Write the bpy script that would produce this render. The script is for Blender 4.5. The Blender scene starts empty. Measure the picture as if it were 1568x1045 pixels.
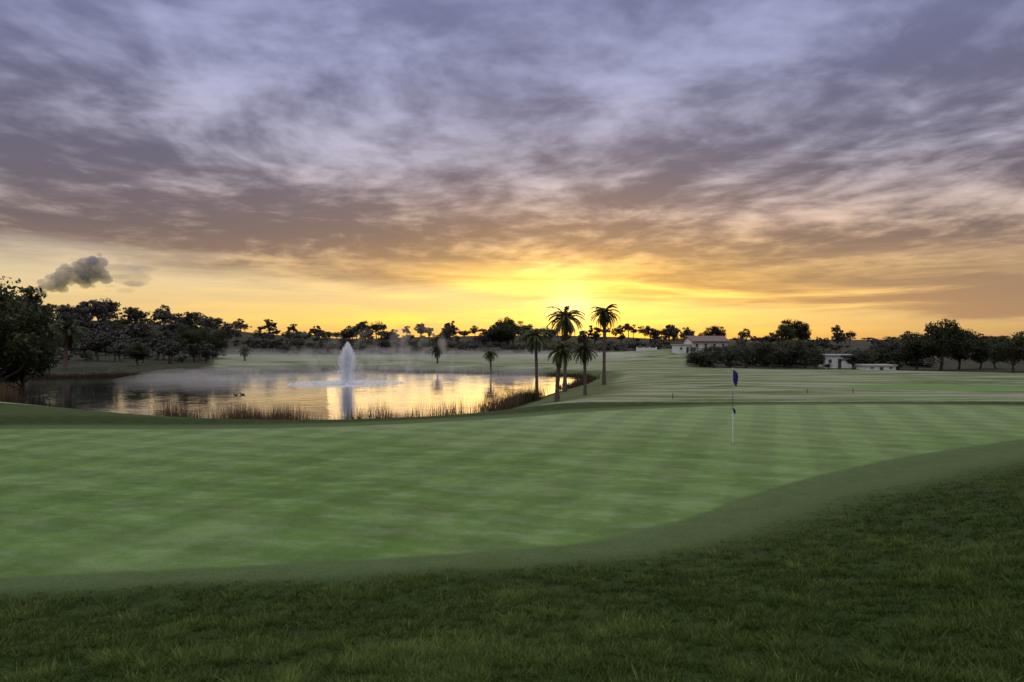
import bpy, math, random, bmesh
import numpy as np
from mathutils import Vector
rng=np.random.default_rng(7); random.seed(7)
S=bpy.context.scene; COL=S.collection
CAMZ=2.9; F=1045.0; WL=-1.2
def link(o,parent=None):
    COL.objects.link(o)
    if parent: o.parent=parent
    return o
# ---------------------------------------------------------------- node helper
class N:
    def __init__(s,nt): s.nt=nt
    def new(s,t,**k):
        n=s.nt.nodes.new(t)
        for a,b in k.items(): setattr(n,a,b)
        return n
    def put(s,sock,v):
        if isinstance(v,E): s.nt.links.new(v.s,sock)
        elif isinstance(v,(tuple,list)) and len(v)==3 and sock.type=='RGBA': sock.default_value=(*v,1)
        else: sock.default_value=v
    def m(s,op,a,b=None,c=None,clamp=False):
        n=s.new('ShaderNodeMath',operation=op); n.use_clamp=clamp
        s.put(n.inputs[0],a)
        if b is not None: s.put(n.inputs[1],b)
        if c is not None: s.put(n.inputs[2],c)
        return E(s,n.outputs[0])
    def ss(s,x,a,b,lo=0.,hi=1.):
        n=s.new('ShaderNodeMapRange',interpolation_type='SMOOTHSTEP')
        s.put(n.inputs[0],x);
        for i,v in zip((1,2,3,4),(a,b,lo,hi)): s.put(n.inputs[i],v)
        return E(s,n.outputs[0])
    def noise(s,vec,scale,detail=4,rough=.55,dist=0.,color=False):
        n=s.new('ShaderNodeTexNoise'); s.put(n.inputs['Vector'],vec)
        n.inputs['Scale'].default_value=scale;n.inputs['Detail'].default_value=detail
        n.inputs['Roughness'].default_value=rough;n.inputs['Distortion'].default_value=dist
        return E(s,n.outputs['Color' if color else 'Fac'])
    def xyz(s,x,y,z=0.):
        n=s.new('ShaderNodeCombineXYZ')
        for i,v in enumerate((x,y,z)): s.put(n.inputs[i],v)
        return E(s,n.outputs[0])
    def sep(s,v):
        n=s.new('ShaderNodeSeparateXYZ'); s.put(n.inputs[0],v)
        return [E(s,o) for o in n.outputs]
    def mix(s,f,a,b,bt='MIX'):
        n=s.new('ShaderNodeMix',data_type='RGBA',blend_type=bt)
        s.put(n.inputs[0],f); s.put(n.inputs[6],a); s.put(n.inputs[7],b)
        return E(s,n.outputs[2])
    def scale(s,c,f):
        n=s.new('ShaderNodeVectorMath',operation='SCALE'); s.put(n.inputs[0],c); s.put(n.inputs['Scale'],f)
        return E(s,n.outputs[0])
    def addc(s,a,b):
        n=s.new('ShaderNodeVectorMath',operation='ADD'); s.put(n.inputs[0],a); s.put(n.inputs[1],b)
        return E(s,n.outputs[0])
    def ramp(s,f,pts,mode='LINEAR'):
        n=s.new('ShaderNodeValToRGB'); s.put(n.inputs[0],f); cr=n.color_ramp; cr.interpolation=mode
        while len(cr.elements)<len(pts): cr.elements.new(.5)
        for e,(p,c) in zip(cr.elements,pts): e.position=p; e.color=(*c,1)
        return E(s,n.outputs[0])
    def attr(s,name,out='Fac'):
        n=s.new('ShaderNodeAttribute',attribute_name=name); return E(s,n.outputs[out])
class E:
    def __init__(s,n,sock): s.n=n;s.s=sock
    def __add__(a,b): return a.n.m('ADD',a,b)
    __radd__=__add__
    def __sub__(a,b): return a.n.m('SUBTRACT',a,b)
    def __rsub__(a,b): return a.n.m('SUBTRACT',b,a)
    def __mul__(a,b): return a.n.m('MULTIPLY',a,b)
    __rmul__=__mul__
    def __truediv__(a,b): return a.n.m('DIVIDE',a,b)
def newmat(name):
    m=bpy.data.materials.new(name); m.use_nodes=True; nt=m.node_tree; nt.nodes.clear()
    out=nt.nodes.new('ShaderNodeOutputMaterial'); return m,N(nt),out
def principled(n,out,**k):
    p=n.new('ShaderNodeBsdfPrincipled')
    for a,v in k.items(): n.put(p.inputs[a.replace('_',' ')],v)
    n.nt.links.new(p.outputs[0],out.inputs[0]); return p
def bump(n,p,h,strength,dist):
    b=n.new('ShaderNodeBump'); n.put(b.inputs['Height'],h); b.inputs['Strength'].default_value=strength
    b.inputs['Distance'].default_value=dist; n.nt.links.new(b.outputs[0],p.inputs['Normal'])
def simple(name,col,rough=.7,var=.25,scale=8.,**k):
    m,n,o=newmat(name); tc=n.new('ShaderNodeTexCoord')
    f=n.noise(E(n,tc.outputs['Object']),scale,5)
    c=n.mix(f,tuple(x*(1-var) for x in col),tuple(min(1,x*(1+var)) for x in col))
    p=principled(n,o,Base_Color=c,Roughness=rough,**k); return m
# ---------------------------------------------------------------- numpy helpers
def sst(x,a,b):
    t=np.clip((x-a)/(b-a),0,1); return t*t*(3-2*t)
_tab=rng.random((256,256))
def vnoise(x,y):
    xi=np.floor(x).astype(int); yi=np.floor(y).astype(int); fx=x-xi; fy=y-yi
    fx=fx*fx*(3-2*fx); fy=fy*fy*(3-2*fy)
    g=lambda a,b:_tab[a%256,b%256]
    return (g(xi,yi)*(1-fx)+g(xi+1,yi)*fx)*(1-fy)+(g(xi,yi+1)*(1-fx)+g(xi+1,yi+1)*fx)*fy
def fbm(x,y,o=4):
    s=0;a=.5
    for i in range(o): s=s+a*vnoise(x*2**i+17*i,y*2**i+5*i); a*=.5
    return s
def smooth_poly(P,k=8):
    P=np.array(P,float); n=len(P); out=[]
    for i in range(n):
        a,b,c,d=P[i-1],P[i],P[(i+1)%n],P[(i+2)%n]
        for t in np.arange(k)/k:
            out.append(.5*((2*b)+(-a+c)*t+(2*a-5*b+4*c-d)*t*t+(-a+3*b-3*c+d)*t**3))
    return np.array(out)
def sdist(P,x,y):
    x=np.asarray(x,float);y=np.asarray(y,float)
    d=np.full(x.shape,1e18); ins=np.zeros(x.shape,bool)
    for i in range(len(P)):
        ax,ay=P[i]; bx,by=P[(i+1)%len(P)]; ex,ey=bx-ax,by-ay
        t=np.clip(((x-ax)*ex+(y-ay)*ey)/(ex*ex+ey*ey+1e-12),0,1)
        d=np.minimum(d,(x-ax-t*ex)**2+(y-ay-t*ey)**2)
        if ay!=by: ins^=((ay>y)!=(by>y))&(x<(bx-ax)*(y-ay)/(by-ay)+ax)
    d=np.sqrt(d); return np.where(ins,-d,d)
GREEN=smooth_poly([(-26,8.5),(-14,8.0),(-6.3,8.4),(0,9.5),(2.4,10.8),(5.5,13.8),(10.2,17.3),(15.4,20.3),(22,23),(27,27),(22,31),(12,31.5),(5,29),(0,26),(-5,23.5),(-10,22.5),(-17,22.3),(-26,21),(-32,15)])
POND=smooth_poly([(-60,52),(-42.7,51),(-32.5,45),(-24,39.7),(-18.2,35.7),(-13.7,33),(-9.3,31.6),(-5.7,32.3),(-2.9,35.7),(-.2,42),(2.9,53.6),(6.7,66),(8.2,76.5),(3.7,83),(-7.2,88),(-20,94),(-33,91),(-41,82),(-50,76),(-62,70),(-68,60)])
def gau(x,y,cx,cy,sx,sy): return np.exp(-((x-cx)/sx)**2-((y-cy)/sy)**2)
def height(x,y,sg=None,sp=None):
    x=np.asarray(x,float);y=np.asarray(y,float)
    if sg is None: sg=sdist(GREEN,x,y)
    if sp is None: sp=sdist(POND,x,y)
    r=np.hypot(x,y)
    h=-.35*sst(y,28,48)+.9*sst(r,95,190)
    h=h+1.35*sst(sg,.2,9.5)*(1-sst(y,15,26))
    h=h+.07*(fbm(x*1.1,y*1.1,3)-.45)*sst(sg,.6,2.5)*(1-sst(y,18,28))
    h=h+.10*(fbm(x*.12,y*.12,3)-.45)*sst(r,3,12)+ .5*(fbm(x*.03+4,y*.03,3)-.45)*sst(r,50,90)
    h=h+.35*gau(x,y,26,52,16,5)+.3*gau(x,y,14,47,9,4)+1.6*gau(x,y,35,126,16,17)
    h=h+6.5*gau(x,y,-112,190,52,50)+6*gau(x,y,-190,190,60,60)+3.2*gau(x,y,-30,265,60,55)+3.*gau(x,y,30,250,50,50)+1.2*gau(x,y,90,215,50,60)
    h=h+2.*(fbm(x*.012+9,y*.012,4)-.4)*sst(r,130,260)
    h=h+3.5*sst(r,380,800)*(.4+1.1*fbm(x*.0035+3,y*.0035+1,4))
    h=h-60*sst(r,1800,3500)
    t=np.sin(np.pi/2*np.clip(sp/7.5,0,1)); lw=WL-.06
    h=np.where(sp>0,lw+(h-lw)*t,lw-1.2*sst(-sp,0,5))
    return h
def H(x,y): return float(height(np.array([x]),np.array([y]))[0])
def make_mesh(name,V,Fc,attrs=None,mats=(),mi=None,smooth=False):
    me=bpy.data.meshes.new(name); V=np.asarray(V,np.float32); Fc=np.asarray(Fc,np.int32); k=Fc.shape[1]
    me.vertices.add(len(V)); me.vertices.foreach_set('co',V.ravel())
    me.loops.add(Fc.size); me.loops.foreach_set('vertex_index',Fc.ravel())
    me.polygons.add(len(Fc)); me.polygons.foreach_set('loop_start',np.arange(0,Fc.size,k,dtype=np.int32))
    try: me.polygons.foreach_set('loop_total',np.full(len(Fc),k,np.int32))
    except Exception: pass
    for m in mats: me.materials.append(m)
    if mi is not None: me.polygons.foreach_set('material_index',np.asarray(mi,np.int32))
    me.polygons.foreach_set('use_smooth',np.full(len(Fc),smooth,bool))
    me.update(calc_edges=True)
    for a,v in (attrs or {}).items():
        at=me.attributes.new(a,'FLOAT','POINT'); at.data.foreach_set('value',np.asarray(v,np.float32))
    me.validate(); return me
def obj(name,me,loc=(0,0,0),rot=0,sc=1,parent=None):
    o=bpy.data.objects.new(name,me); o.location=loc; o.rotation_euler=(0,0,rot); o.scale=(sc,)*3 if not isinstance(sc,tuple) else sc
    return link(o,parent)
class MB:
    def __init__(s): s.V=[];s.F=[];s.M=[];s.A=[];s.n=0
    def add(s,V,Fq,m=0,a=.5):
        V=np.asarray(V,float);Fq=np.asarray(Fq,int)
        s.V.append(V);s.F.append(Fq+s.n);s.M.append(np.full(len(Fq),m));s.A.append(np.broadcast_to(a,(len(V),)).astype(float));s.n+=len(V)
    def tube(s,pts,rad,k=8,m=0,a=.5,cap=True):
        pts=np.asarray(pts,float); V=[];n=len(pts)
        for i in range(n):
            t=pts[min(i+1,n-1)]-pts[max(i-1,0)]; t/=np.linalg.norm(t)+1e-9
            u=np.cross(t,[0.1,1,0.05]); u/=np.linalg.norm(u); w=np.cross(t,u)
            an=np.arange(k)/k*2*np.pi
            V.append(pts[i]+rad[i]*(np.cos(an)[:,None]*u+np.sin(an)[:,None]*w))
        V=np.concatenate(V); Fq=[[i*k+j,i*k+(j+1)%k,(i+1)*k+(j+1)%k,(i+1)*k+j] for i in range(n-1) for j in range(k)]
        if cap and k%2==0:
            V=np.vstack([V,pts[-1],pts[0]]); c=len(V)-2
            for j in range(0,k,2):
                Fq.append([(n-1)*k+j,(n-1)*k+(j+1)%k,(n-1)*k+(j+2)%k,c]); Fq.append([(j+2)%k,(j+1)%k,j,c+1])
        s.add(V,Fq,m,a)
    def box(s,c,d,m=0,a=.5):
        c=np.array(c);d=np.array(d)/2
        V=[c+d*np.array([i,j,k]) for k in(-1,1) for j in(-1,1) for i in(-1,1)]
        s.add(V,[[0,2,3,1],[4,5,7,6],[0,1,5,4],[2,6,7,3],[0,4,6,2],[1,3,7,5]],m,a)
    def mesh(s,name,mats,smooth=False):
        return make_mesh(name,np.concatenate(s.V),np.concatenate(s.F),{'tint':np.concatenate(s.A)},mats,np.concatenate(s.M),smooth)
# ---------------------------------------------------------------- materials
def leafmat(name,c0,c1,trans=.25,rnd=True,spec=.15):
    m,n,o=newmat(name); t=n.attr('tint')
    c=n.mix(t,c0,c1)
    if rnd:
        oi=n.new('ShaderNodeObjectInfo'); c=n.scale(c,E(n,oi.outputs['Random'])*.8+.6)
    p=n.new('ShaderNodeBsdfPrincipled'); n.put(p.inputs['Base Color'],c); p.inputs['Roughness'].default_value=.6
    p.inputs['Specular IOR Level'].default_value=spec
    if trans<=0:
        n.nt.links.new(p.outputs[0],o.inputs[0]); return m
    tr=n.new('ShaderNodeBsdfTranslucent'); n.put(tr.inputs[0],c)
    mx=n.new('ShaderNodeMixShader'); mx.inputs[0].default_value=trans
    n.nt.links.new(p.outputs[0],mx.inputs[1]);n.nt.links.new(tr.outputs[0],mx.inputs[2]);n.nt.links.new(mx.outputs[0],o.inputs[0]); return m
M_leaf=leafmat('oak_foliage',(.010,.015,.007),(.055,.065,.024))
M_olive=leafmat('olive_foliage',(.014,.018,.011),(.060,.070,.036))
M_hazeleaf=leafmat('hazed_woodland_foliage',(.024,.025,.022),(.080,.076,.058),0)  # paler, greyer leaves: distance haze put into the colour
M_scrub=leafmat('scrub_foliage',(.022,.024,.016),(.090,.084,.052),0)
M_palm=leafmat('palm_frond',(.03,.03,.012),(.09,.105,.035),.3)
M_bark=simple('bark',(.05,.04,.03),.9,.4,6)
M_pbark=simple('palm_bark',(.085,.062,.045),.9,.5,12)
M_reed=leafmat('reed_stalks',(.035,.024,.014),(.15,.10,.05),.3)
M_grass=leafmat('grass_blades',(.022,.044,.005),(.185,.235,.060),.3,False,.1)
# ---------------------------------------------------------------- ground
nf=820
ang=np.concatenate([np.linspace(-50,50,nf),np.linspace(50,310,160)[1:-1]])*np.pi/180
rad=[.3]
while rad[-1]<4200:
    r=rad[-1]; rad.append(r*(1.06 if r<3 else 1.011 if r<42 else 1.013 if r<160 else 1.03 if r<600 else 1.06))
rad=np.array(rad)
A,R=np.meshgrid(ang,rad); X=(R*np.sin(A)).ravel();Y=(R*np.cos(A)).ravel()
sg=sdist(GREEN,X,Y); sp=sdist(POND,X,Y); Z=height(X,Y,sg,sp)
na=len(ang);nr=len(rad); i=np.arange(nr-1)[:,None]*na; j=np.arange(na)[None,:]; j2=(j+1)%na
Q=np.stack([i+j,i+j2,i+na+j2,i+na+j],-1).reshape(-1,4)
V=np.column_stack([X,Y,Z])
def fringe_w(x,y): return .75+.16*np.clip(x+1,0,14)+.5*(fbm(x*.5,y*.5,3)-.45)
fr=sg/fringe_w(X,Y)
fr=np.where(Y>21,sg/1.2,fr)
RR=np.hypot(X,Y); U=X/np.maximum(Y,1)
wild=sst(RR,125,155)*1.0
wild=np.maximum(wild,sst(-U,.40,.48)*sst(RR,70,85))
wild=np.maximum(wild,sst(U,.22,.30)*sst(RR,82,94))
wild=np.maximum(wild,np.exp(-(np.clip(sp,0,9)/1.2)**2)*.9*(sp<8))
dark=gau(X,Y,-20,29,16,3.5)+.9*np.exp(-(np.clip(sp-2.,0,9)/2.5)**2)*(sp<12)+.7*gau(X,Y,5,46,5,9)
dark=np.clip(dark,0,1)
fair=sst(Y,31,36)*(1-wild)
lawn=gau(X,Y,30,46,9,2.0)+gau(X,Y,22,37,7,1.6)*.6
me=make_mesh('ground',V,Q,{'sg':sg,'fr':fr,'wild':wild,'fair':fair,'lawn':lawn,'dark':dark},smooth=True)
m,n,o=newmat('turf'); geo=n.new('ShaderNodeNewGeometry'); pos=E(n,geo.outputs['Position'])
x,y,z=n.sep(pos)
nA=n.noise(pos,.35,4,.6); nB=n.noise(pos,2.2,4,.65); nC=n.noise(pos,24,3,.7); nD=n.noise(pos,110,2,.7); nE=n.noise(pos,.06,3,.6)
wob=(nB-.5)*.3
asg=n.attr('sg')+wob; afr=n.attr('fr')+(nB-.5)*.9
def lanes(ax,ay,w,cv=0.):
    t=n.m('SINE',(x*ax+y*ay+(nA-.5)*.7+x*x*cv)*(2*math.pi/w)); return n.ss(t,-.45,.45)
mow=lanes(.42,.91,1.5,.006)*.5+lanes(.93,-.36,1.7)*.5
dew=n.ss(nA*.5+nE*.5+(nB-.5)*.35,.40,.62)
streak=n.noise(n.xyz(x*.5,y*1.1+x*.15),2.2,5,.68)
green=n.mix(dew,(.062,.110,.022),(.098,.146,.050))
green=n.mix(n.ss(streak,.44,.70)*.5,green,(.150,.192,.098))
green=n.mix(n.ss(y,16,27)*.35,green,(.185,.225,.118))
green=n.scale(green,mow*.28+.84)
green=n.scale(green,nC*.7+nD*.6+.35)
frc=n.mix(nB,(.032,.058,.014),(.080,.108,.044)); frc=n.scale(frc,nC*.9+nD*.8+.15)
rough=n.mix(n.ss(nB+(nC-.5)*.6,.3,.7),(.011,.022,.004),(.026,.044,.009)); rough=n.scale(rough,nD*.9+.55)
fairc=n.mix(n.ss(nE+(nB-.5)*.4,.4,.62),(.052,.084,.020),(.108,.134,.056)); fairc=n.scale(fairc,nC*.5+.75)
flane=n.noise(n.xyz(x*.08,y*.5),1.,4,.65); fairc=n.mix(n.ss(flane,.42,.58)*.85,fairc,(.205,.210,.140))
wildc=n.mix(n.ss(nB,.35,.65),(.014,.016,.009),(.045,.043,.024)); wildc=n.scale(wildc,nA*.8+.6)
c=n.mix(n.ss(afr,.5,1.3),frc,rough)
c=n.mix(n.ss(asg,-.08,.10),green,c)
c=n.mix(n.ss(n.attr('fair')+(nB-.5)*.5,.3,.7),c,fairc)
c=n.mix(n.ss(n.attr('lawn')+(nB-.5)*.15,.4,.55),c,(.095,.165,.042))
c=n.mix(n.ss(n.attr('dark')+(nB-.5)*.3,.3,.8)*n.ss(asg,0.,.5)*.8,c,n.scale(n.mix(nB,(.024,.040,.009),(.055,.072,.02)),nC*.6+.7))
c=n.mix(n.ss(n.attr('wild')+(nA-.5)*.5,.3,.65),c,wildc)
p=principled(n,o,Base_Color=c,Roughness=.9); p.inputs['Specular IOR Level'].default_value=.08
hb=nC*.8+nB*.5; k=n.ss(asg,-.05,.6,.25,1.)
bump(n,p,hb*k,.8,.05)
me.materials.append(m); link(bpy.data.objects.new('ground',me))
# ---------------------------------------------------------------- water
wx,wy=np.meshgrid(np.linspace(-75,14,40),np.linspace(26,100,40)); WV=np.column_stack([wx.ravel(),wy.ravel(),np.full(wx.size,WL)])
WQ=np.array([[a*40+b,a*40+b+1,(a+1)*40+b+1,(a+1)*40+b] for a in range(39) for b in range(39)])
me=make_mesh('pond_water',WV,WQ,smooth=True)
m,n,o=newmat('pond_water_mat'); geo=n.new('ShaderNodeNewGeometry'); x,y,z=n.sep(E(n,geo.outputs['Position']))
p=principled(n,o,Base_Color=(.012,.014,.012),Roughness=.05,IOR=1.45)
p.inputs['Specular IOR Level'].default_value=1.
w1=n.noise(n.xyz(x,y*.9),1.3,3,.5,.3); w2=n.noise(n.xyz(x*1.2,y),.25,2,.5)
bump(n,p,w1*n.ss(w2,.35,.65,.4,1.),.3,.06)
me.materials.append(m); link(bpy.data.objects.new('pond_water',me))
# ---------------------------------------------------------------- grass blades
def blades(name,P,hgt,wid,tint,lean,mat,L=None):
    nb=len(P); a=rng.random(nb)*2*np.pi; d=np.column_stack([np.cos(a),np.sin(a),np.zeros(nb)])*wid[:,None]*.5
    if L is None:
        b=rng.random(nb)*2*np.pi; L=np.column_stack([np.cos(b),np.sin(b),np.zeros(nb)])*(lean*hgt*rng.random(nb))[:,None]
    top=P+L; top[:,2]+=hgt
    V=np.stack([P-d,P+d,top],1).reshape(-1,3); Fc=np.arange(nb*3).reshape(-1,3)
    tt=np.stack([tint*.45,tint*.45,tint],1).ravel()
    return make_mesh(name,V,Fc,{'tint':tt},[mat])
# tufts of coarse rough
nt_=66000; K=12
cy=2.2*(15./2.2)**rng.random(nt_); cx=cy*rng.uniform(-.98,.98,nt_)
sC=sdist(GREEN[::2],cx,cy); fC=sC/fringe_w(cx,cy); patch=fbm(cx*2.6,cy*2.6,3)*.8+.6*fbm(cx*8,cy*8,2)-.10
kp=(fC>.75)&(patch+rng.normal(0,.1,nt_)>.44); cx,cy,fC,patch=[q[kp] for q in(cx,cy,fC,patch)]
ntf=len(cx); th_=np.clip(rng.normal(1,.35,ntf),.4,2.)*(.40+1.3*patch); tt_=rng.normal(0,.20,ntf)+1.5*(patch-.55)  # patch term paints clump shading into the tint, atop random variation
tr_=.019*(.6+.8*rng.random(ntf))*(1+.05*cy); wind=rng.normal(0,.35,(ntf,2))
ci=np.repeat(np.arange(ntf),K); nb=len(ci); off=rng.normal(0,1,(nb,2))
xx=cx[ci]+off[:,0]*tr_[ci]; yy=cy[ci]+off[:,1]*tr_[ci]
zz=height(xx,yy,sdist(GREEN[::3],xx,yy),np.full(nb,30.))
f_=fC[ci]; k=sst(f_,.6,1.6); hg=(.008+.034*k)*th_[ci]*rng.uniform(.6,1.25,nb)
L=np.column_stack([(off*.55+wind[ci])*hg[:,None],np.zeros(nb)])
wd=(.0030+.0022*k)*(1+yy*.11)
big=fbm(xx*.45+3,yy*.45,3)-.45; lefty=sst(-xx+.3*(yy-5),-3,4)*.12
tn=np.clip(.30+tt_[ci]+rng.normal(0,.12,nb)+big*.6+lefty+.1*(1-k),0,1)
P1=np.column_stack([xx,yy,zz-.003]); B1=(P1,hg,wd,tn,L)
nb=300000
yy=2.2*(16./2.2)**rng.random(nb); xx=yy*rng.uniform(-.98,.98,nb)
s_=sdist(GREEN[::3],xx,yy); f_=s_/fringe_w(xx,yy); kp=s_>.06; xx,yy,s_,f_=[q[kp] for q in(xx,yy,s_,f_)]; nb=len(xx)
zz=height(xx,yy,s_,np.full(nb,30.)); k=sst(f_,.5,1.6); hg=(.009+.012*k)*rng.uniform(.5,1.3,nb)
b_=rng.random(nb)*2*np.pi; L2=np.column_stack([np.cos(b_),np.sin(b_),np.zeros(nb)])*(1.6*hg*rng.random(nb))[:,None]
tn2=np.clip(.26+.9*(fbm(xx*2.2,yy*2.2,3)-.45)+rng.normal(0,.15,nb)+.10*(1-k)+sst(-xx,-3,4)*.08,0,1)
A_=[np.concatenate([u,v]) for u,v in zip(B1,(np.column_stack([xx,yy,zz-.003]),hg,(.0022+.001*k)*(1+yy*.13),tn2,L2))]
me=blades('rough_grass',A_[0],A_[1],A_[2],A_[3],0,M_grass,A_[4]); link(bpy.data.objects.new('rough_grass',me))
# ---------------------------------------------------------------- reeds
def reed_pts(P0,P1,nn,spread):
    t=rng.random(nn)[:,None]; P=np.array(P0)*(1-t)+np.array(P1)*t; return P+rng.normal(0,spread,(nn,2))
def reeds(name,P,h0,h1,w):
    P=np.asarray(P); s=sdist(POND,P[:,0],P[:,1]); P=P[(s>-1.5)]; z=np.maximum(height(P[:,0],P[:,1]),WL)-.02
    cl=fbm(P[:,0]*1.1,P[:,1]*1.1,2)
    h=(h0+(h1-h0)*rng.random(len(P)))*(.4+1.3*cl)
    me=blades(name,np.column_stack([P,z]),h,np.full(len(P),w),.3+.7*rng.random(len(P)),.3,M_reed); return link(bpy.data.objects.new(name,me))
bp=[]
for a in range(len(POND)):
    q0,q1=POND[a],POND[(a+1)%len(POND)]
    if q0[1]<50 and q0[0]>-19 :
        dens=fbm(np.array([q0[0]*.45]),np.array([q0[1]*.45]),2)[0]
        bst=1.8 if -13.5<q0[0]<-5 else .9
        bp.append(reed_pts(q0,q1,int(max(0,(dens-.2))*480*bst),.38)-np.array([.0,-.55]))
reeds('shore_reeds',np.concatenate(bp),.55,1.3,.026)
lp=[]
for a in range(len(POND)):
    q0,q1=POND[a],POND[(a+1)%len(POND)]
    if q0[0]<-36 and q0[1]<66: lp.append(reed_pts(q0,q1,1100,.9))
reeds('reed_bed',np.concatenate(lp),.8,1.6,.035)
fp=[]
for a in range(len(POND)):
    q0,q1=POND[a],POND[(a+1)%len(POND)]
    if q0[1]>=58: fp.append(reed_pts(q0,q1,120 if q0[0]>-36 else 500,.5))
reeds('far_shore_reeds',np.concatenate(fp),.2,.6,.05)
# ---------------------------------------------------------------- trees
def tree_mesh(name,seed,Ht,Rc,cb=.3,ncl=40,lpc=110,ls=.14,mat=None,tr=.16,flat=1.):
    g=np.random.default_rng(seed); b=MB()
    cz=Ht*(cb+(1-cb)/2); rz=Ht*(1-cb)/2*flat
    C=[]
    while len(C)<ncl:
        q=g.normal(size=3); q/=np.linalg.norm(q); q*=g.random()**.4
        if q[2]<-.75: continue
        wob=1+.28*math.sin(3*math.atan2(q[1],q[0])+seed)+g.normal(0,.1)
        C.append([q[0]*Rc*.82*wob,q[1]*Rc*.82*wob,cz+q[2]*rz*.85])
    C=np.array(C); h0=Ht*cb
    lean=g.normal(0,.05*Ht,2)
    tp=[[0,0,-.2],[lean[0]*.3,lean[1]*.3,h0*.5],[lean[0]*.7,lean[1]*.7,h0],[lean[0],lean[1],cz]]
    b.tube(tp,[tr*1.3,tr,tr*.85,tr*.35],8)
    for c in C[:max(8,ncl//3)]:
        st=np.array(tp[2])*(1-.3)+np.array(tp[1])*.3+np.array([0,0,g.random()*(cz-h0)*.6]); mid=(st+c)/2+g.normal(0,.06*Rc,3)
        b.tube([st,mid,c],[tr*.45,tr*.25,tr*.08],5)
    rc=g.uniform(.16,.34,ncl)*Rc
    nl=ncl*lpc; ci=np.repeat(np.arange(ncl),lpc)
    q=g.normal(size=(nl,3)); q/=np.linalg.norm(q,axis=1)[:,None]; q*=(g.random(nl)**.45)[:,None]
    q[:,2]*=.75; P=C[ci]+q*rc[ci][:,None]
    a=g.normal(size=(nl,3)); a/=np.linalg.norm(a,axis=1)[:,None]; c2=np.cross(a,g.normal(size=(nl,3))); c2/=np.linalg.norm(c2,axis=1)[:,None]
    s=ls*g.uniform(.5,1.2,nl)[:,None]
    V=np.stack([P-a*s,P-c2*s*.45,P+a*s,P+c2*s*.45],1).reshape(-1,3)
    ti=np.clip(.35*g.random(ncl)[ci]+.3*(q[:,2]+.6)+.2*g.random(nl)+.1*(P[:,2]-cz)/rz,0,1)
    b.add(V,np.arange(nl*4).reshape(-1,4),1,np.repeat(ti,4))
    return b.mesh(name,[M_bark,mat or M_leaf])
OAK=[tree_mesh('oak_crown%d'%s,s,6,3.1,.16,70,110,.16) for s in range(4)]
OLI=[tree_mesh('olive_crown%d'%s,20+s,4,2.1,.22,42,90,.12,M_olive) for s in range(4)]
FAR=[tree_mesh('far_crown%d'%s,40+s,5.5,[2.4,3.0,2.0,2.8,1.6,2.6,3.2][s],[.2,.35,.3,.45,.05,.1,.5][s],26,55,.26,M_hazeleaf) for s in range(7)]
BUSH=[tree_mesh('scrub_crown%d'%s,60+s,2.4,2.1,.0,22,45,.22,M_scrub if s%2 else M_hazeleaf,.06) for s in range(4)]
def px(p,d): return (p-784)/F*d
def place(name,meshes,p,d,sc,parent=None,base=0.,sz=None):
    x=px(p,d); o=obj(name,random.choice(meshes),(x,d,H(x,d)-.05+base),random.random()*6.28,sc,parent)
    if sz: o.scale=(sc*sz,sc*sz,sc)
    return o
place('oak_tree',OAK,0,52,1.62); place('oak_tree',OAK,-70,56,1.7); place('oak_tree',OAK,30,58,1.2,sz=.8)
place('oak_tree',OAK,298,108,1.0,sz=1.0); place('oak_tree',OAK,325,112,.85); place('oak_tree',OAK,212,88,.5,sz=1.2)
for p_,d_,s_c in [(1072,88,.7),(1093,84,.72),(1118,86,.76),(1142,83,.78),(1165,88,.85),(1185,82,.88),(1208,86,.9),(1232,84,.9),(1325,80,.6),(1350,84,.7),(1375,80,.8)]:
    place('olive_tree',OLI,p_,d_,s_c,sz=1.3)
for p_,d_,s_c in [(1402,78,.72),(1440,76,1.0),(1468,79,.85),(1500,80,.65),(1552,70,.72),(1590,72,.9),(1525,82,.6)]:
    place('oak_tree',OAK,p_,d_,s_c)
place('olive_tree',OLI,1250,80,.5,sz=1.3); place('olive_tree',OLI,1306,80,.5,sz=1.3); place('olive_tree',OLI,1268,79.5,.2,sz=1.5)
wood=link(bpy.data.objects.new('distant_woodland',None))
def scat(p0,p1,d0,d1,nn,meshes,s0,s1,sz=1.15,skip=()):
    for _ in range(nn):
        p_=random.uniform(p0,p1); d_=random.uniform(d0,d1)
        if any(a<p_<b for a,b in skip): continue
        place('woodland_tree',meshes,p_,d_,random.uniform(s0,s1)*random.choice((.6,.8,1.,1.2)),wood,sz=random.uniform(.9,1.25)*sz)
VIL=((1245,1318),)
scat(-350,335,92,130,120,BUSH+FAR,.45,.85)
scat(-200,345,125,185,220,FAR+BUSH+BUSH,.5,.95)
scat(-350,340,165,215,65,FAR,.6,1.15,1.)
scat(330,560,135,190,70,BUSH,.5,.8)
scat(330,560,190,280,55,FAR,.4,.8)
scat(540,1060,185,265,115,FAR+BUSH,.5,1.1,1.)
scat(540,1040,138,190,120,BUSH,.45,.8)
scat(1120,1300,125,165,25,BUSH+FAR,.35,.55)
scat(1000,1900,190,290,75,FAR,.45,.95,1.)
scat(1230,1900,95,150,90,BUSH+FAR,.35,.6,1.15,VIL)
scat(1060,1250,88,98,40,BUSH,.45,.7); scat(1318,1420,86,98,26,BUSH,.45,.75); scat(1245,1320,92,100,8,BUSH,.6,.75)
scat(-600,2200,350,650,150,FAR,.5,.9,2.)
scat(1200,1232,185,195,3,OAK,.9,1.1,1.); scat(744,774,190,196,4,OAK,.9,1.15,1.); scat(1085,1100,190,200,1,OAK,.9,1.)
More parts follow.
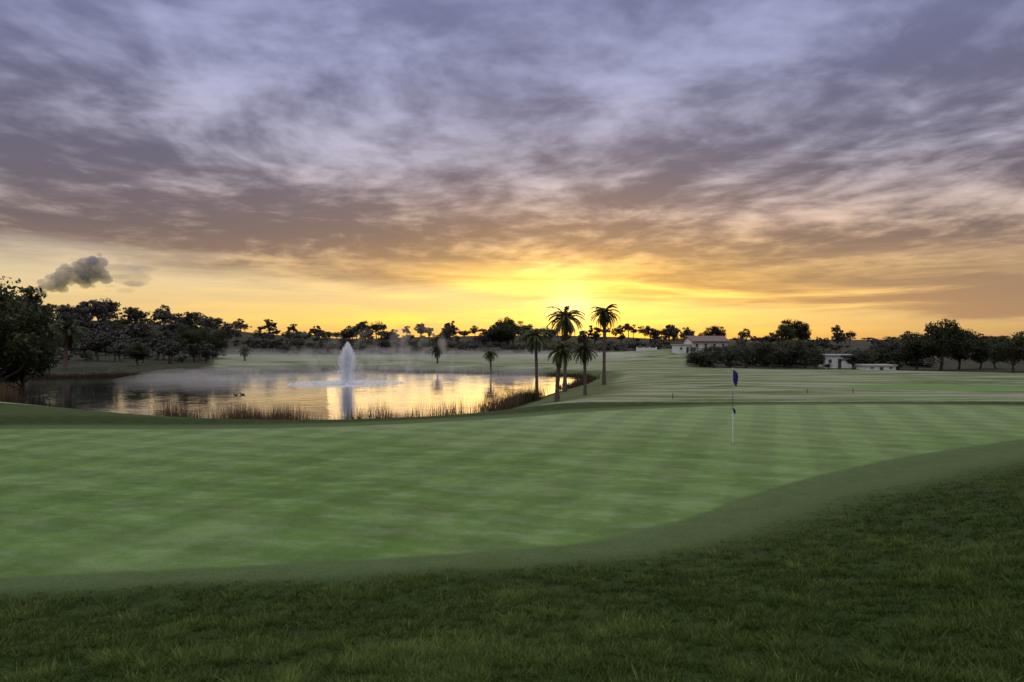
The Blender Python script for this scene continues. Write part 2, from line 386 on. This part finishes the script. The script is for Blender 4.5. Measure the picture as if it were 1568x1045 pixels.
# ---------------------------------------------------------------- palms
def palm_mesh(name,seed,Ht,L,tr,nf=44,droop=1.,lw=.04):
    g=np.random.default_rng(seed); b=MB(); hs=np.linspace(0,1,22)
    ln=g.normal(0,.03*Ht,2); pts=[[ln[0]*t*t,ln[1]*t*t,Ht*t-.1] for t in hs]
    b.tube(pts,[tr*(1.35-.5*min(1,t*4)+.12*(i%2)+(.35 if t>.93 else 0)) for i,t in enumerate(hs)],10,0)
    top=np.array(pts[-1])
    for f in range(nf):
        az=f*2.399+g.normal(0,.2); q=(f+.5)/nf; el=math.radians(82-140*q**.9*droop+g.normal(0,9)); l=L*g.uniform(.8,1.15)
        P=[top.copy()]; e=el; 
        for s in range(10):
            e-=math.radians(3+7*s/10+4*(1-q)); P.append(P[-1]+l/10*np.array([math.cos(e)*math.cos(az),math.cos(e)*math.sin(az),math.sin(e)]))
        P=np.array(P); b.tube(P,np.linspace(.028,.006,11)*L/1.5,4,1,.2,False)
        side=np.array([-math.sin(az),math.cos(az),0.]); dead=q>.86
        K=30
        for s in range(3,K):
            t=s/K*10; i0=int(min(t,9)); c=P[i0]*(1-(t-i0))+P[i0+1]*(t-i0); dr=P[i0+1]-P[i0]; dr/=np.linalg.norm(dr)
            ll=L*.25*math.sin(math.pi*min(1,(s/K)*.85+.15))**.6*g.uniform(.8,1.1)
            for sd in(-1,1):
                tip=c+(dr*.8+side*sd*.62+np.array([0,0,-.15-g.random()*.3]))*ll
                w=dr*lw*L*.5; V=[c-w,c+w,(c+tip)/2+w*.9+np.array([0,0,.02]),tip]
                b.add(V,[[0,1,2,3]],1,(.1 if dead else .35+.5*g.random()))
    return b.mesh(name,[M_pbark,M_palm])
def palm(p_,d_,top_y,L,tr,seed,**k):
    x=px(p_,d_); z0=H(x,d_); zt=CAMZ+(520-top_y)/F*d_
    obj('palm_tree',palm_mesh('palm',seed,zt-z0-L*.55,L,tr,**k),(x,d_,z0))
palm(925,53,459,1.4,.13,1,droop=1.08); palm(865,52,463,1.75,.14,2)
palm(853,38,516,1.05,.13,3); palm(896,42,518,1.0,.1,4); palm(822,62,496,1.6,.15,5)
palm(100,80,484,2.4,.22,6); palm(375,105,527,1.2,.13,7); palm(670,100,525,1.3,.14,8); palm(752,82,531,1.1,.12,9)
M_shrub=leafmat('shrub_blades',(.012,.02,.006),(.06,.075,.025),.2,False,.1)
for p_,d_,s_ in [(798,46,.5),(812,47,.35),(786,44,.3)]:
    x=px(p_,d_); pts=np.array([x,d_])+rng.normal(0,.45*s_*2,(900,2)); z=height(pts[:,0],pts[:,1])
    me=blades('shore_shrub_blades',np.column_stack([pts,z]),rng.uniform(.5,1.7,900)*s_*1.3,np.full(900,.03),rng.random(900)*.5,.8,M_shrub)
    link(bpy.data.objects.new('shore_shrub',me))
# ---------------------------------------------------------------- fountain
m,n,o=newmat('fountain_spray')
d1=n.new('ShaderNodeBsdfDiffuse'); d1.inputs[0].default_value=(.85,.87,.9,1); t1=n.new('ShaderNodeBsdfTranslucent'); t1.inputs[0].default_value=(.85,.87,.9,1)
mx=n.new('ShaderNodeMixShader'); n.nt.links.new(d1.outputs[0],mx.inputs[1]);n.nt.links.new(t1.outputs[0],mx.inputs[2]);n.nt.links.new(mx.outputs[0],o.inputs[0]); M_spray=m
FX,FY=px(531,66),66.; fe=link(bpy.data.objects.new('pond_fountain',None)); fe.location=(FX,FY,WL)
nd=19000; v0=np.sqrt(2*9.8*4.1)*(.58+.42*rng.random(nd)**.5); sp_=np.abs(rng.normal(0,1,nd)); th=np.minimum(sp_*.06+.005,.23); az=rng.random(nd)*2*np.pi
v0=v0*(1-th*1.2); T=2*v0*np.cos(th)/9.8; t=T*rng.random(nd)
hr=v0*np.sin(th)*t*.95+.03; zz=v0*np.cos(th)*t-4.9*t*t; vz=v0*np.cos(th)-9.8*t
P=np.column_stack([hr*np.cos(az)+.05*zz*.5,hr*np.sin(az),np.maximum(zz,0.02)])
D=np.column_stack([v0*np.sin(th)*np.cos(az),v0*np.sin(th)*np.sin(az),vz]); D/=np.linalg.norm(D,axis=1)[:,None]
ln=rng.uniform(.04,.16,nd)[:,None]; w=np.cross(D,rng.normal(size=(nd,3))); w/=np.linalg.norm(w,axis=1)[:,None]; w*=rng.uniform(.006,.016,nd)[:,None]
V=np.stack([P-D*ln,P-w,P+D*ln,P+w],1).reshape(-1,3); link(bpy.data.objects.new('water_jet',make_mesh('water_jet',V,np.arange(nd*4).reshape(-1,4),mats=[M_spray])),fe)
nd=16000; r=rng.random(nd); rr=np.where(rng.random(nd)<.4,.2+1.4*r,1.0+4.6*r**.7); a=rng.random(nd)*2*np.pi
P=np.column_stack([rr*np.cos(a),rr*np.sin(a),.015+.14*rng.random(nd)**2*np.exp(-rr*.3)]); s=rng.uniform(.02,.07,nd)[:,None]
e1=np.column_stack([np.cos(a*7),np.sin(a*7),np.zeros(nd)])*s; e2=np.column_stack([-np.sin(a*7),np.cos(a*7),rng.normal(0,.3,nd)])*s*.6
V=np.stack([P-e1,P-e2,P+e1,P+e2],1).reshape(-1,3); link(bpy.data.objects.new('splash_foam',make_mesh('splash_foam',V,np.arange(nd*4).reshape(-1,4),mats=[M_spray])),fe)
b=MB(); b.tube([[0,0,-.3],[0,0,.04]],[.5,.45],16); b.tube([[0,0,.04],[0,0,.14]],[.08,.05],10)
link(bpy.data.objects.new('float_nozzle',b.mesh('float_nozzle',[simple('black_plastic',(.03,.03,.03),.5)])),fe)
# ---------------------------------------------------------------- flagstick
gx,gy=px(1122,19.2),19.2; gz=H(gx,gy); fl=link(bpy.data.objects.new('golf_flagstick',None)); fl.location=(gx,gy,gz)
M_white=simple('white_paint',(.75,.75,.72),.4,.05); M_dark=simple('dark_pole',(.10,.09,.04),.5,.2); M_blue=simple('blue_cloth',(.012,.012,.16),.8,.35,20)
b=MB(); b.tube([[0,0,-.1],[0,0,.95]],[.009,.009],10,0); b.tube([[0,0,.95],[0,0,1.45]],[.0095,.009],10,1); b.tube([[0,0,1.45],[0,0,2.13]],[.009,.008],10,2); b.tube([[0,0,2.13],[0,0,2.15]],[.014,.006],8,0)
link(bpy.data.objects.new('pole',b.mesh('pole',[M_white,M_dark,simple('pole_grey',(.35,.33,.3),.5)])),fl)
def flag(z0,hh,ww,name):
    nu,nv=16,14; V=[]
    for j in range(nv):
        for i in range(nu):
            u=i/(nu-1); v=j/(nv-1)
            xx=ww*u*(.42+.12*math.sin(3*v+1)); zz=-hh*v*(1-.15*u)-u*ww*.95*(.5+.5*v)*.8; yy=.035*math.sin(u*9+v*2.5)*(.3+u)
            V.append([xx+.006,yy,z0+zz])
    Fq=[[j*nu+i,j*nu+i+1,(j+1)*nu+i+1,(j+1)*nu+i] for j in range(nv-1) for i in range(nu-1)]
    link(bpy.data.objects.new(name,make_mesh(name,V,Fq,mats=[M_blue],smooth=True)),fl)
flag(2.1,.34,.26,'flag_cloth'); flag(1.02,.10,.13,'pin_pennant')
b=MB(); an=np.linspace(0,2*np.pi,25)[:-1]; V=[[.054*math.cos(q),.054*math.sin(q),.006] for q in an]+[[0,0,.006]]
b.add(V,[[k,(k+1)%24,(k+2)%24,24] for k in range(0,24,2)]); link(bpy.data.objects.new('hole_cup',b.mesh('hole_cup',[simple('cup_dark',(.01,.01,.01),.9)])),fl)
# ---------------------------------------------------------------- houses
M_wall=simple('white_render',(.62,.60,.56),.85,.15,.8); M_roof=simple('terracotta_tiles',(.11,.075,.06),.85,.4,3); M_glass=simple('window_glass',(.05,.055,.06),.15,.1); M_froof=simple('grey_roof',(.30,.29,.28),.8,.15)
def house(name,p_,d_,w,dp,h,rh,rot=0,flat=False,nwin=4,base=0):
    x=px(p_,d_); e=link(bpy.data.objects.new(name,None)); e.location=(x,d_,H(x,d_)+base); e.rotation_euler=(0,0,rot)
    b=MB(); b.box((0,0,h/2-.5),(w,dp,h+1)); 
    if not flat: 
        b.add([[-w/2,-dp/2,h],[-w/2,dp/2,h],[-w/2,0,h+rh],[-w/2,0,h+rh]],[[0,1,2,3]]); b.add([[w/2,-dp/2,h],[w/2,dp/2,h],[w/2,0,h+rh],[w/2,0,h+rh]],[[1,0,2,3]])
    link(bpy.data.objects.new('walls',b.mesh('walls',[M_wall])),e)
    r=MB()
    if flat: r.box((0,0,h+.08),(w+.3,dp+.3,.16))
    else:
        for s in(-1,1):
            r.add([[-w/2-.3,s*(dp/2+.4),h-.15],[w/2+.3,s*(dp/2+.4),h-.15],[w/2+.3,0,h+rh+.06],[-w/2-.3,0,h+rh+.06],[-w/2-.3,s*(dp/2+.4),h-.0],[w/2+.3,s*(dp/2+.4),h-.0],[w/2+.3,0,h+rh+.22],[-w/2-.3,0,h+rh+.22]],[[0,1,2,3],[4,5,6,7],[0,1,5,4],[1,2,6,5],[0,3,7,4]])
        r.box((w*.3,.5,h+rh+.2),(.4,.4,.7))
    link(bpy.data.objects.new('roof',r.mesh('roof',[M_roof if not flat else M_froof])),e)
    g=MB()
    for k in range(nwin):
        wx_=-w/2+w*(k+.5)/nwin; dr=(k==1)
        g.box((wx_,-dp/2-.02,h*.38 if dr else h*.58),(.36,.08,h*.76 if dr else h*.28)); 
    link(bpy.data.objects.new('windows',g.mesh('windows',[M_glass])),e)
house('white_farmhouse',1080,118,6.2,4,1.7,.7,.12,base=.0)
house('farm_outbuilding',1043,117,2.2,3,1.3,.6,.1,flat=True,nwin=2,base=.0)
house('white_villa',1280,84,3.2,3.2,1.5,.9,-.2,flat=True,nwin=3,base=.0)
house('garden_shed',1341,78,3.2,2.4,.45,.5,0,flat=True,nwin=3)
b=MB(); b.box((0,0,.2),(3.6,.25,.6))
for k in range(4): b.box((-1.8+1.2*k,-.02,.25),(.25,.35,.8))
x=px(990,128); obj('white_garden_wall',b.mesh('white_garden_wall',[M_wall]),(x,128,H(x,128)+.0))
M_stake=simple('stake_wood',(.12,.09,.06),.8)
for p_,d_ in [(1030,36),(1236,40.5),(1306,41)]:
    x=px(p_,d_); b=MB(); b.tube([[0,0,-.1],[0,0,.27]],[.028,.025],8,0); b.tube([[0,0,.27],[0,0,.31]],[.025,.01],8,0)
    obj('marker_stake',b.mesh('marker_stake',[M_stake]),(x,d_,H(x,d_)))
def duck(p_,d_,rot):
    b=MB(); ts=np.linspace(0,1,9); b.tube([[-.24+.42*t,0,.04+.03*math.cos(t*3)*(-1)+(.05*(1-t)**3)] for t in ts],[.012+.085*math.sin(math.pi*min(1,t*.9+.08)) for t in ts],10,0)
    b.tube([[.12,0,.08],[.17,0,.15],[.19,0,.20]],[.045,.03,.03],8,1); b.tube([[.155,0,.215],[.18,0,.225],[.225,0,.22],[.24,0,.215]],[.02,.042,.036,.015],8,1)
    b.tube([[.235,0,.215],[.29,0,.205]],[.017,.01],6,2)
    x=px(p_,d_); obj('duck',b.mesh('duck',[simple('duck_body',(.07,.05,.035),.8),simple('duck_head',(.015,.03,.02),.5),simple('duck_bill',(.3,.2,.05),.5)],True),(x,d_,WL),rot,.8)
duck(361,51.5,2.6); duck(371,52,3.4)
# ---------------------------------------------------------------- mist banks (homogeneous scatter puffs)
def puffs(name,items,voxel,dens,col,aniso=.2,absorb=0.):
    bm=bmesh.new()
    for c,r in items:
        r0=bmesh.ops.create_icosphere(bm,subdivisions=2,radius=1.)
        for v in r0['verts']:
            k=random.uniform(.92,1.08); v.co=Vector((v.co.x*r[0]*k+c[0],v.co.y*r[1]*k+c[1],v.co.z*r[2]*k+c[2]))
    b=bpy.data.meshes.new(name); bm.to_mesh(b); bm.free(); so=link(bpy.data.objects.new(name,b))
    md=so.modifiers.new('r','REMESH'); md.mode='VOXEL'; md.voxel_size=voxel
    m,n,o=newmat(name+'_mat'); v=n.new('ShaderNodeVolumeScatter'); v.inputs['Color'].default_value=(*col,1); v.inputs['Density'].default_value=dens; v.inputs['Anisotropy'].default_value=aniso
    if absorb:
        a=n.new('ShaderNodeVolumeAbsorption'); a.inputs['Color'].default_value=(.12,.04,.12,1); a.inputs['Density'].default_value=absorb
        ad=n.new('ShaderNodeAddShader'); n.nt.links.new(v.outputs[0],ad.inputs[0]); n.nt.links.new(a.outputs[0],ad.inputs[1]); n.nt.links.new(ad.outputs[0],o.inputs['Volume'])
    else: n.nt.links.new(v.outputs[0],o.inputs['Volume'])
    b.materials.append(m); return so
it=[]
for _ in range(40):
    y_=random.uniform(60,98); x_=random.uniform(-40,4)
    it.append(((x_,y_,WL+.2),(random.uniform(3,8),random.uniform(3,6),random.uniform(.3,1.1))))
puffs('low_pond_mist',it,.4,.03,(1,.95,.88))
it=[]
for k in range(120):
    q=random.choice(((548,585),(598,634),(598,634),(598,634),(650,700),(460,510)))
    p_=random.uniform(*q)+random.gauss(0,8); hz=5.8*random.random()**1.5
    it.append(((px(p_,82),82+random.gauss(0,4),WL+.2+hz),(random.uniform(.2,.8),random.uniform(.6,1.5),random.uniform(.3,1.3))))
puffs('rising_mist',it,.14,.045,(1,.91,.82))
it=[]
for k in range(24):
    y_=random.uniform(100,135); x_=random.uniform(-48,25)
    it.append(((x_,y_,.3),(random.uniform(6,14),random.uniform(4,8),random.uniform(.7,1.7))))
puffs('field_mist',it,.6,.012,(1,.95,.88))
it=[]; D0=900.
for k in range(190):
    t=random.random()**.8; pxx=44+105*t+random.gauss(0,2+5*t); pyy=468-60*t**.5+random.gauss(0,2+7*t); r=(1.8+6.*t**.6)*random.uniform(.3,1.1)
    it.append(((px(pxx,D0),D0+random.gauss(0,5),CAMZ+(520-pyy)/F*D0),(r*1.3,r,r)))
puffs('smoke_plume',it,.9,.06,(.80,.64,.92),0.,.045)
it=[]
for k in range(90):
    t=random.random(); pxx=115+105*t; pyy=410+10*t+random.gauss(0,11); r=(6+4*t)*random.uniform(.25,1.)
    it.append(((px(pxx,D0),D0+random.gauss(0,6),CAMZ+(520-pyy)/F*D0),(r*2.,r,r*.5)))
puffs('smoke_haze',it,1.2,.012,(.8,.68,.85),0.,.010)
# ---------------------------------------------------------------- sky
SAZ=.085; SEL=math.radians(3.2)
w=bpy.data.worlds.new('World'); S.world=w; w.use_nodes=True; w.node_tree.nodes.clear(); n=N(w.node_tree)
tc=n.new('ShaderNodeTexCoord'); x,y,z=n.sep(E(n,tc.outputs['Generated']))
zc=n.m('MAXIMUM',z,0.); az=n.m('ARCTAN2',x,y); q=n.m('DIVIDE',1.,zc+.08); cx=x*q; cy=y*q
ca,sa=math.cos(.2),math.sin(.2)
rx=cx*ca+cy*sa; ry=cy*ca-cx*sa
warp=n.noise(n.xyz(rx,ry),.7,2,.5,color=True); wx_,wy_,_=n.sep(warp)
wxx=rx+(wx_-.5)*.5; wyy=ry*.75+(wy_-.5)*.5
n1=n.noise(n.xyz(wxx,wyy,1.),1.0,5,.56); n2=n.noise(n.xyz(wxx*1.1,wyy*1.1,4.),3.6,5,.55); n3=n.noise(n.xyz(rx*.5,ry*.5,8.),.5,2,.5)
n4=n.noise(n.xyz(wxx*.9,wyy*1.2,9.),9.,2,.5)
nh=n.noise(n.xyz(az*2.6,z*30.,2.),1.,5,.6,.4)
def G(a0,z0,s1,s2,tilt=0.):
    dz=z-z0-(az-a0)*tilt; da=(az-a0)/s1; dz=dz/s2; return n.m('EXPONENT',(da*da+dz*dz)*-1.)
light=(n1-.5)*1.6+(n2-.5)*1.6+(n4-.5)*.5+(n3-.5)*.5+.22
light=light+G(-.22,.27,.12,.045)*.45+G(-.02,.13,.16,.02,-.1)*.3+G(.60,.165,.22,.016,.0)*.45+G(.25,.38,.3,.05,.5)*.15+G(.62,.36,.35,.12)*.18-G(-.6,.2,.45,.05,-.05)*.28-G(-.1,.145,.3,.02,0.)*.2-G(-.6,.13,.5,.03)*.25-G(.5,.12,.4,.02)*.25
gap=n.ss(light,-.1,1.0)
lowm=n.ss(z,.06,.14); light2=(nh-.5)*3.+.33+G(.05,.095,.17,.02)*.6-G(.7,.06,.4,.06)*.15-G(-.1,.07,.12,.012,-.15)*.55+G(.5,.065,.12,.008)*.45-G(.3,.10,.3,.015)*.2-G(-.5,.125,.5,.02)*.3
gapl=n.ss(light2,.05,.9)
edge=n.m('MAXIMUM',az*-.055+.062+(nh-.5)*.06,.012)
clear=n.m('SUBTRACT',1.,n.ss(z,edge*.85,edge*1.4))
dk=n.ramp(zc,[(0,(.52,.30,.14)),(.04,(.42,.25,.14)),(.09,(.27,.175,.13)),(.15,(.160,.118,.130)),(.24,(.135,.120,.178)),(.36,(.145,.150,.260)),(.5,(.18,.19,.35)),(.8,(.5,.5,.53))])
lt=n.ramp(zc,[(0,(.85,.53,.20)),(.04,(.92,.60,.24)),(.09,(.88,.60,.30)),(.15,(.62,.48,.42)),(.24,(.53,.50,.62)),(.36,(.40,.42,.63)),(.5,(.32,.35,.57)),(.8,(.8,.81,.86))])
gmix=n.new('ShaderNodeMix',data_type='FLOAT'); n.put(gmix.inputs[0],lowm); n.put(gmix.inputs[2],gapl); n.put(gmix.inputs[3],gap); gp=E(n,gmix.outputs[0])
c=n.mix(gp,dk,lt)
clr=n.ramp(zc,[(0,(.80,.44,.12)),(.03,(.88,.60,.22)),(.07,(.80,.62,.34)),(.12,(.66,.58,.46))])
c=n.mix(clear*.85,c,clr)
saz=az-SAZ
gl1=n.m('EXPONENT',(saz*saz*5.+(z-.045)*(z-.045)*60.)*-1.)
gl2=n.m('EXPONENT',(saz*saz*30.+(z-.06)*(z-.06)*330.)*-1.)
gl3=n.m('EXPONENT',(saz*saz*900.+(z-.045)*(z-.045)*900.)*-1.)
thin=gp*.75+.35
c=n.addc(c,n.scale(n.xyz(.52,.21,-.11),gl1*thin)); c=n.addc(c,n.scale(n.xyz(.70,.42,.02),gl2*thin)); c=n.addc(c,n.scale(n.xyz(.8,.6,.25),gl3))
c=n.mix(n.ss(az,.3,.8)*n.ss(z,.16,.0)*.5,c,n.mix(gp,(.25,.16,.14),(.57,.36,.22)))
c=n.scale(c,n.ss(z,.45,.75,1.,2.9))  # sky above the view brightened as added fill light for the ground
sky=n.new('ShaderNodeTexSky',sky_type='NISHITA'); sky.sun_disc=False; sky.sun_elevation=SEL; sky.sun_rotation=SAZ
c=n.addc(c,n.scale(E(n,sky.outputs[0]),.008))
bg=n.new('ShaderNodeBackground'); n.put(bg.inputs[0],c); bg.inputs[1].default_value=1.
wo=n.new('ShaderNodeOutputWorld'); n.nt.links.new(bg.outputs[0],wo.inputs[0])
ld=bpy.data.lights.new('sun','SUN'); ld.energy=.45; ld.angle=math.radians(40); ld.color=(1,.66,.30)
lo=link(bpy.data.objects.new('sun',ld)); dv=Vector((math.sin(SAZ)*math.cos(SEL),math.cos(SAZ)*math.cos(SEL),math.sin(SEL))); lo.rotation_euler=dv.to_track_quat('Z','Y').to_euler()
cd=bpy.data.cameras.new('camera'); cd.lens=24; cd.sensor_width=36; cd.clip_end=6000; cd.clip_start=.05
co=link(bpy.data.objects.new('camera',cd)); co.location=(0,0,CAMZ); co.rotation_euler=(math.radians(90),0,0); S.camera=co
S.view_settings.view_transform='Standard'; S.view_settings.look='None'; S.view_settings.exposure=0
print('done')
